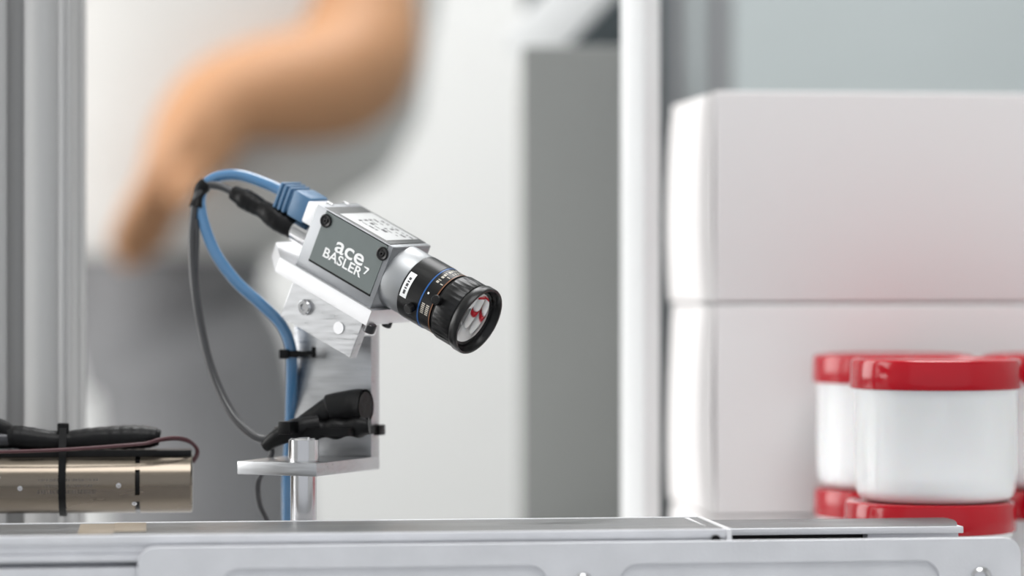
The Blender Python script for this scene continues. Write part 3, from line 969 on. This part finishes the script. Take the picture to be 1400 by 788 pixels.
# ------------------------------------------------------------------ white cartons
CD = 1434.0
def carton(z0, z1, label, dx, bulge, notch, seed, flap=True):
    e = empty('white_carton', label, 'box', m=Matrix.Translation(((278 / F * CD + dx) * MM, CD * MM, ZC + z0 * MM)) @ Matrix.Rotation(TH, 4, 'Z'), group='stacked white cartons')
    h = (z1 - z0) * MM
    b = BM(); box(b, (0, 0, .0004), (.235, .120, h - .0004), .0014, 3); obj('carton_body', b, m_carton, e)
    # bowed end flap, thin sheet with thickness
    b = BM()
    n, m = 12, 14
    def pt(i, j, off):
        s, t = i / n, j / m
        top = h - .001 - notch * MM * min(1, max(0, (s - .18) / .12)) - .0012 * math.sin(s * 7 + seed) * (s > .1)
        z = .0006 + (top - .0006) * t
        bow = .0002 + bulge * MM * math.sin(math.pi * t) ** .8 * (.3 + .7 * math.sin(math.pi * min(1, s * .95))) + .0010 * s * math.sin(seed + 3 * t)
        return Vector((-bow - off, .001 + .118 * s, z))
    A = [[b.verts.new(pt(i, j, .0007)) for j in range(m + 1)] for i in range(n + 1)]
    B = [[b.verts.new(pt(i, j, 0)) for j in range(m + 1)] for i in range(n + 1)]
    for i in range(n):
        for j in range(m):
            b.faces.new((A[i][j], A[i + 1][j], A[i + 1][j + 1], A[i][j + 1]))
            b.faces.new((B[i][j], B[i][j + 1], B[i + 1][j + 1], B[i + 1][j]))
    for i in range(n):
        b.faces.new((A[i][0], B[i][0], B[i + 1][0], A[i + 1][0])); b.faces.new((A[i][m], A[i + 1][m], B[i + 1][m], B[i][m]))
    for j in range(m):
        b.faces.new((A[0][j], A[0][j + 1], B[0][j + 1], B[0][j])); b.faces.new((A[n][j], B[n][j], B[n][j + 1], A[n][j + 1]))
    obj('end_flap', b, m_carton, e)
    return e


zc1, zc2, zc3 = [-(y - 394) / F * CD for y in (123, 415.5, 707)]
carton(zc2 + .1, zc1, 'white carton on top of the stack behind the red lidded jars', 0, 2.6, 6.5, .5)
carton(zc3 + .1, zc2 - .1, 'white carton in the middle of the stack, bowed end flap', .3, 4.2, .6, 2.0)
carton(ZB, zc3 - .1, 'lowest white carton of the stack, hidden by the rail', -.2, 2.2, 0, 1.2)

# ------------------------------------------------------------------ things behind
def simple(name, label, cat, lo, hi, mt, bev=.002, rz=0):
    c = Vector(((lo[0] + hi[0]) / 2, (lo[1] + hi[1]) / 2, lo[2]))
    b = BM(); box(b, [lo[i] - c[i] for i in range(3)], [hi[i] - c[i] for i in range(3)], bev)
    o = obj(name, b, mt); o.location = c; o.rotation_euler.z = rz
    return tag(o, label, cat)


def PX(px, d):
    return (px - 700) / F * d * MM


e = empty('panel_cabinet', 'plain grey machine cabinet standing between the white wall and white post', 'cabinet', loc=(PX(780, 1700), 1.80, 0))
x0, x1 = PX(714, 1700) - e.location.x, PX(856, 1700) - e.location.x
b = BM(); box(b, (x0, -.1, .08), (x1, .25, ZC + (394 - 62) / F * 1.7), .003); obj('cabinet_body', b, m_greypanel, e)
b = BM(); box(b, (x0 + .002, -.08, 0), (x1 - .002, .23, .08)); obj('plinth', b, m_darkpanel, e)
simple('slate_panel', 'dark slate panel standing upright behind the grey cabinet, above its top', 'panel', (PX(716, 2080), 2.08, 0), (PX(862, 2080), 2.11, 1.95), m_darkpanel)
b = BM()
p0, p1 = P(702, 88, 1990), P(812, -28, 1990)
c = (p0 + p1) / 2
dv = (p1 - p0).normalized()
L2 = .13
box(b, (-.034, -.012, -.018), (L2, .012, .018), .002, M=Matrix.Rotation(-math.atan2(dv.z, dv.x), 4, 'Y'))
bb = obj('diagonal_brace', b, m_whitepaint)
bb.location = c
tag(bb, 'pale diagonal brace crossing in front of the dark slate panel', 'brace')
e = empty('white_post', 'slim white square post beside the white cartons', 'post', loc=(PX(875.5, 1452), 1.452, ZC + ZB * MM))
b = BM(); box(b, (-.0071, -.0071, .006), (.0071, .0071, 1.3), .0006); o = obj('post_shaft', b, m_whitepaint, e); o.rotation_euler.z = math.radians(-38)
b = BM(); box(b, (-.014, -.014, 0), (.014, .014, .006), .001); obj('foot_plate', b, m_dsteel, e)
e = empty('grey_door_frame', 'mid grey upright door frame behind the white post and cartons', 'frame', loc=(PX(950, 1900), 1.95, 0))
x0, x1 = PX(893, 1900) - e.location.x, PX(1003, 1900) - e.location.x
b = BM(); box(b, (x0, -.05, 0), (x1, .02, 2.1), .002); obj('frame_board', b, m_midgrey, e)
b = BM(); box(b, (PX(943, 1900) - e.location.x, -.056, 0), (PX(960, 1900) - e.location.x, -.05, 2.1), .001); obj('trim_strip', b, m_cabblue, e, label='paler vertical strip')
b = BM(); box(b, (x0, -.056, 0), (PX(912, 1900) - e.location.x, -.05, 2.1), .001); obj('edge_seal', b, m_darkpanel, e, label='dark edge seal')
e = empty('tall_cupboard', 'tall pale blue grey cupboard behind the white cartons', 'cupboard', loc=(PX(1300, 2400), 2.5, 0))
b = BM(); box(b, (PX(985, 2400) - e.location.x, -.08, .06), (.55, .3, 2.0), .004); obj('cupboard_body', b, m_cabblue, e)
b = BM(); box(b, (PX(990, 2400) - e.location.x, -.095, .08), (.20, -.08, 1.98), .003); dr = obj('door', b, m_cabblue, e)
b = BM(); box(b, (.15, -.115, .9), (.165, -.095, 1.05), .003); obj('handle', b, m_steel, dr)
b = BM(); box(b, (PX(990, 2400) - e.location.x, -.07, 0), (.54, .28, .06)); obj('plinth', b, m_darkpanel, e)

# ------------------------------------------------------------------ the person
PDm = 2600
def Q(px, py, dd=0):
    return P(px, py, PDm + dd)


def skinned(name, nodes, edges, material, parent, root=0, sub=2, loc=Vector((0, 0, 0))):
    me = bpy.data.meshes.new(name)
    me.from_pydata([n[0] - loc for n in nodes], edges, [])
    o = bpy.data.objects.new(name, me)
    COL.objects.link(o)
    md = o.modifiers.new('skin', 'SKIN')
    md.use_smooth_shade = True
    sv = me.skin_vertices[0].data
    for i, n in enumerate(nodes):
        r = n[1]
        sv[i].radius = (r, r) if not isinstance(r, tuple) else r
        sv[i].use_root = (i == root)
    s = o.modifiers.new('sub', 'SUBSURF')
    s.levels = s.render_levels = sub
    dg = bpy.context.evaluated_depsgraph_get()
    dg.update()
    me2 = bpy.data.meshes.new_from_object(o.evaluated_get(dg))
    bpy.data.objects.remove(o)
    bpy.data.meshes.remove(me)
    me2.name = name
    me2.materials.clear()
    me2.materials.append(material)
    for p in me2.polygons:
        p.use_smooth = True
    o = bpy.data.objects.new(name, me2)
    COL.objects.link(o)
    o.parent = parent
    return o


hip = Q(225, 350)
person = empty('person', 'person in white shirt and grey trousers bending an arm', 'person', loc=(hip.x, hip.y, 0))
pl = person.location.copy()
N, E = [], []


def chain(pts, start=None):
    prev = start
    first = None
    for p, r in pts:
        N.append((p, r))
        i = len(N) - 1
        if first is None:
            first = i
        if prev is not None:
            E.append((prev, i))
        prev = i
    return prev


neckz = 1.47
top = chain([(Q(225, 350), .060), (Q(262, 200), .07), (Q(308, 0), .08), (Q(330, -180), .09)])
pel, chest = 0, 3
nk = chain([(Vector((Q(340, 0).x, 2.58, 1.44)), .055), (Vector((Q(345, 0).x, 2.56, 1.50)), .06), (Vector((Q(345, 0).x, 2.54, 1.58)), .085), (Vector((Q(345, 0).x, 2.55, 1.66)), .075)], chest)
# near arm: upper arm hangs, forearm folds back to the left, hand drops
el = chain([(Q(465, -250), .066), (Q(466, -80, -20), .072), (Q(468, 10, -50), .073), (Q(492, 108, -90), .066), (Q(400, 122, -130), .054), (Q(325, 128, -150), .044), (Q(285, 152, -160), .044), (Q(250, 208, -165), .046)], chest)
palm = el
for j, (dx, dy, ln, dd) in enumerate(((-34, 6, 1.0, -25), (-14, 16, 1.12, -8), (8, 20, 1.05, 8), (26, 18, .85, 22))):
    b0 = Q(232 + dx * .7, 248 + dy * .5, -165 + dd)
    chain([(b0, .013), (Q(232 + dx * .7 - 32 * ln, 248 + dy + 44 * ln, -165 + dd - 4), .011), (Q(232 + dx * .7 - 50 * ln, 248 + dy + 92 * ln, -155 + dd), .009)], palm)
chain([(Q(262, 235, -205), .015), (Q(238, 285, -215), .012)], palm)
# far arm hangs beside the body
el2 = chain([(Q(70, -230, 10), .058), (Q(-20, -40, 10), .050), (Q(-60, 110, 0), .044), (Q(-40, 260, -40), .034), (Q(-30, 330, -60), .036)], chest)
for j in range(4):
    chain([(Q(-52 + 16 * j, 372, -70), .011), (Q(-50 + 15 * j, 425, -74), .009)], el2)
chain([(Q(2, 360, -75), .012), (Q(12, 395, -80), .010)], el2)
# legs
for sx, dz in ((-8, 80), (24, -75)):
    hx, hy = hip.x + sx * MM, hip.y + dz * MM
    chain([(Vector((hip.x + sx * MM * .5, hip.y + dz * MM * .5, .89)), .045), (Vector((hx, hy, .80)), .055), (Vector((hx + .036, hy - .02, .48)), .050), (Vector((hx + .036, hy + .01, .10)), .040),
           (Vector((hx + .036, hy - .02, .045)), .036), (Vector((hx + .036, hy - .13, .035)), .030)], pel)
skinned('body', N, E, m_skin, person, 0, 2, pl)
# shirt and trousers: lofted cloth round the trunk and limbs


def loft(bm, rings, seg=32):
    """rings: (centre, rx, ry) -> closed cloth surface with horizontal elliptical sections"""
    R = [[bm.verts.new(c - pl + Vector((rx * math.cos(2 * math.pi * i / seg), ry * math.sin(2 * math.pi * i / seg), 0))) for i in range(seg)] for c, rx, ry in rings]
    for A, B in zip(R, R[1:]):
        for i in range(seg):
            bm.faces.new((A[i], A[(i + 1) % seg], B[(i + 1) % seg], B[i]))
    bm.faces.new(R[0]); bm.faces.new(R[-1])


b = BM()
loft(b, [(Q(225, 352), .098, .105), (Q(228, 345), .105, .108), (Q(245, 300), .125, .11), (Q(275, 240), .165, .115), (Q(300, 160), .178, .12), (Q(310, 60), .180, .122), (Q(322, -60), .188, .125), (Q(332, -170), .190, .12),
         (Q(336, -235), .170, .105), (Q(340, -290), .10, .085), (Q(342, -330), .065, .07)])
tube(b, spline([p - pl for p in (Q(430, -255), Q(462, -200), Q(476, -120, -12), Q(477, -85, -16))], 5), [.078] * 16, 20)
tube(b, spline([p - pl for p in (Q(190, -255), Q(110, -215), Q(50, -130), Q(15, -70))], 5), [.078] * 16, 20)
obj('shirt', b, m_shirt, person, 60)
b = BM()
loft(b, [(Vector((hip.x, hip.y, z)), rx, ry) for z, rx, ry in ((.972, .096, .10), (.93, .088, .11), (.88, .080, .13), (.84, .07, .13))])
for sx, dz in ((-8, 80), (24, -75)):
    q = [Vector((hip.x + sx * MM, hip.y + dz * MM, .90)), Vector((hip.x + (sx + 22) * MM, hip.y + dz * MM, .80)), Vector((hip.x + (sx + 36) * MM, hip.y + dz * MM - .02, .48)), Vector((hip.x + (sx + 36) * MM, hip.y + dz * MM + .01, .07))]
    tube(b, spline([p - pl for p in q], 8), [.078] * 4 + [.082] * 8 + [.074] * 7 + [.068] * 6, 20)
obj('trousers', b, m_trous, person, 60)
hd = Vector((Q(345, 0).x, 2.57, 1.655))
b = BM(); bmesh.ops.create_uvsphere(b, u_segments=24, v_segments=14, radius=.105, matrix=Matrix.Translation(hd - pl + Vector((0, .012, .012))) @ Matrix.Diagonal((.86, 1, .9, 1))); obj('hair', b, m_hair, person)
for sx, dz in ((-8, 80), (24, -75)):
    c = Vector((hip.x + sx * MM + .036, hip.y + dz * MM - .03, 0)) - pl
    b = BM(); box(b, (c.x - .05, c.y - .15, 0), (c.x + .05, c.y + .10, .085), .03, 3); obj('shoe', b, m_shoe, person)
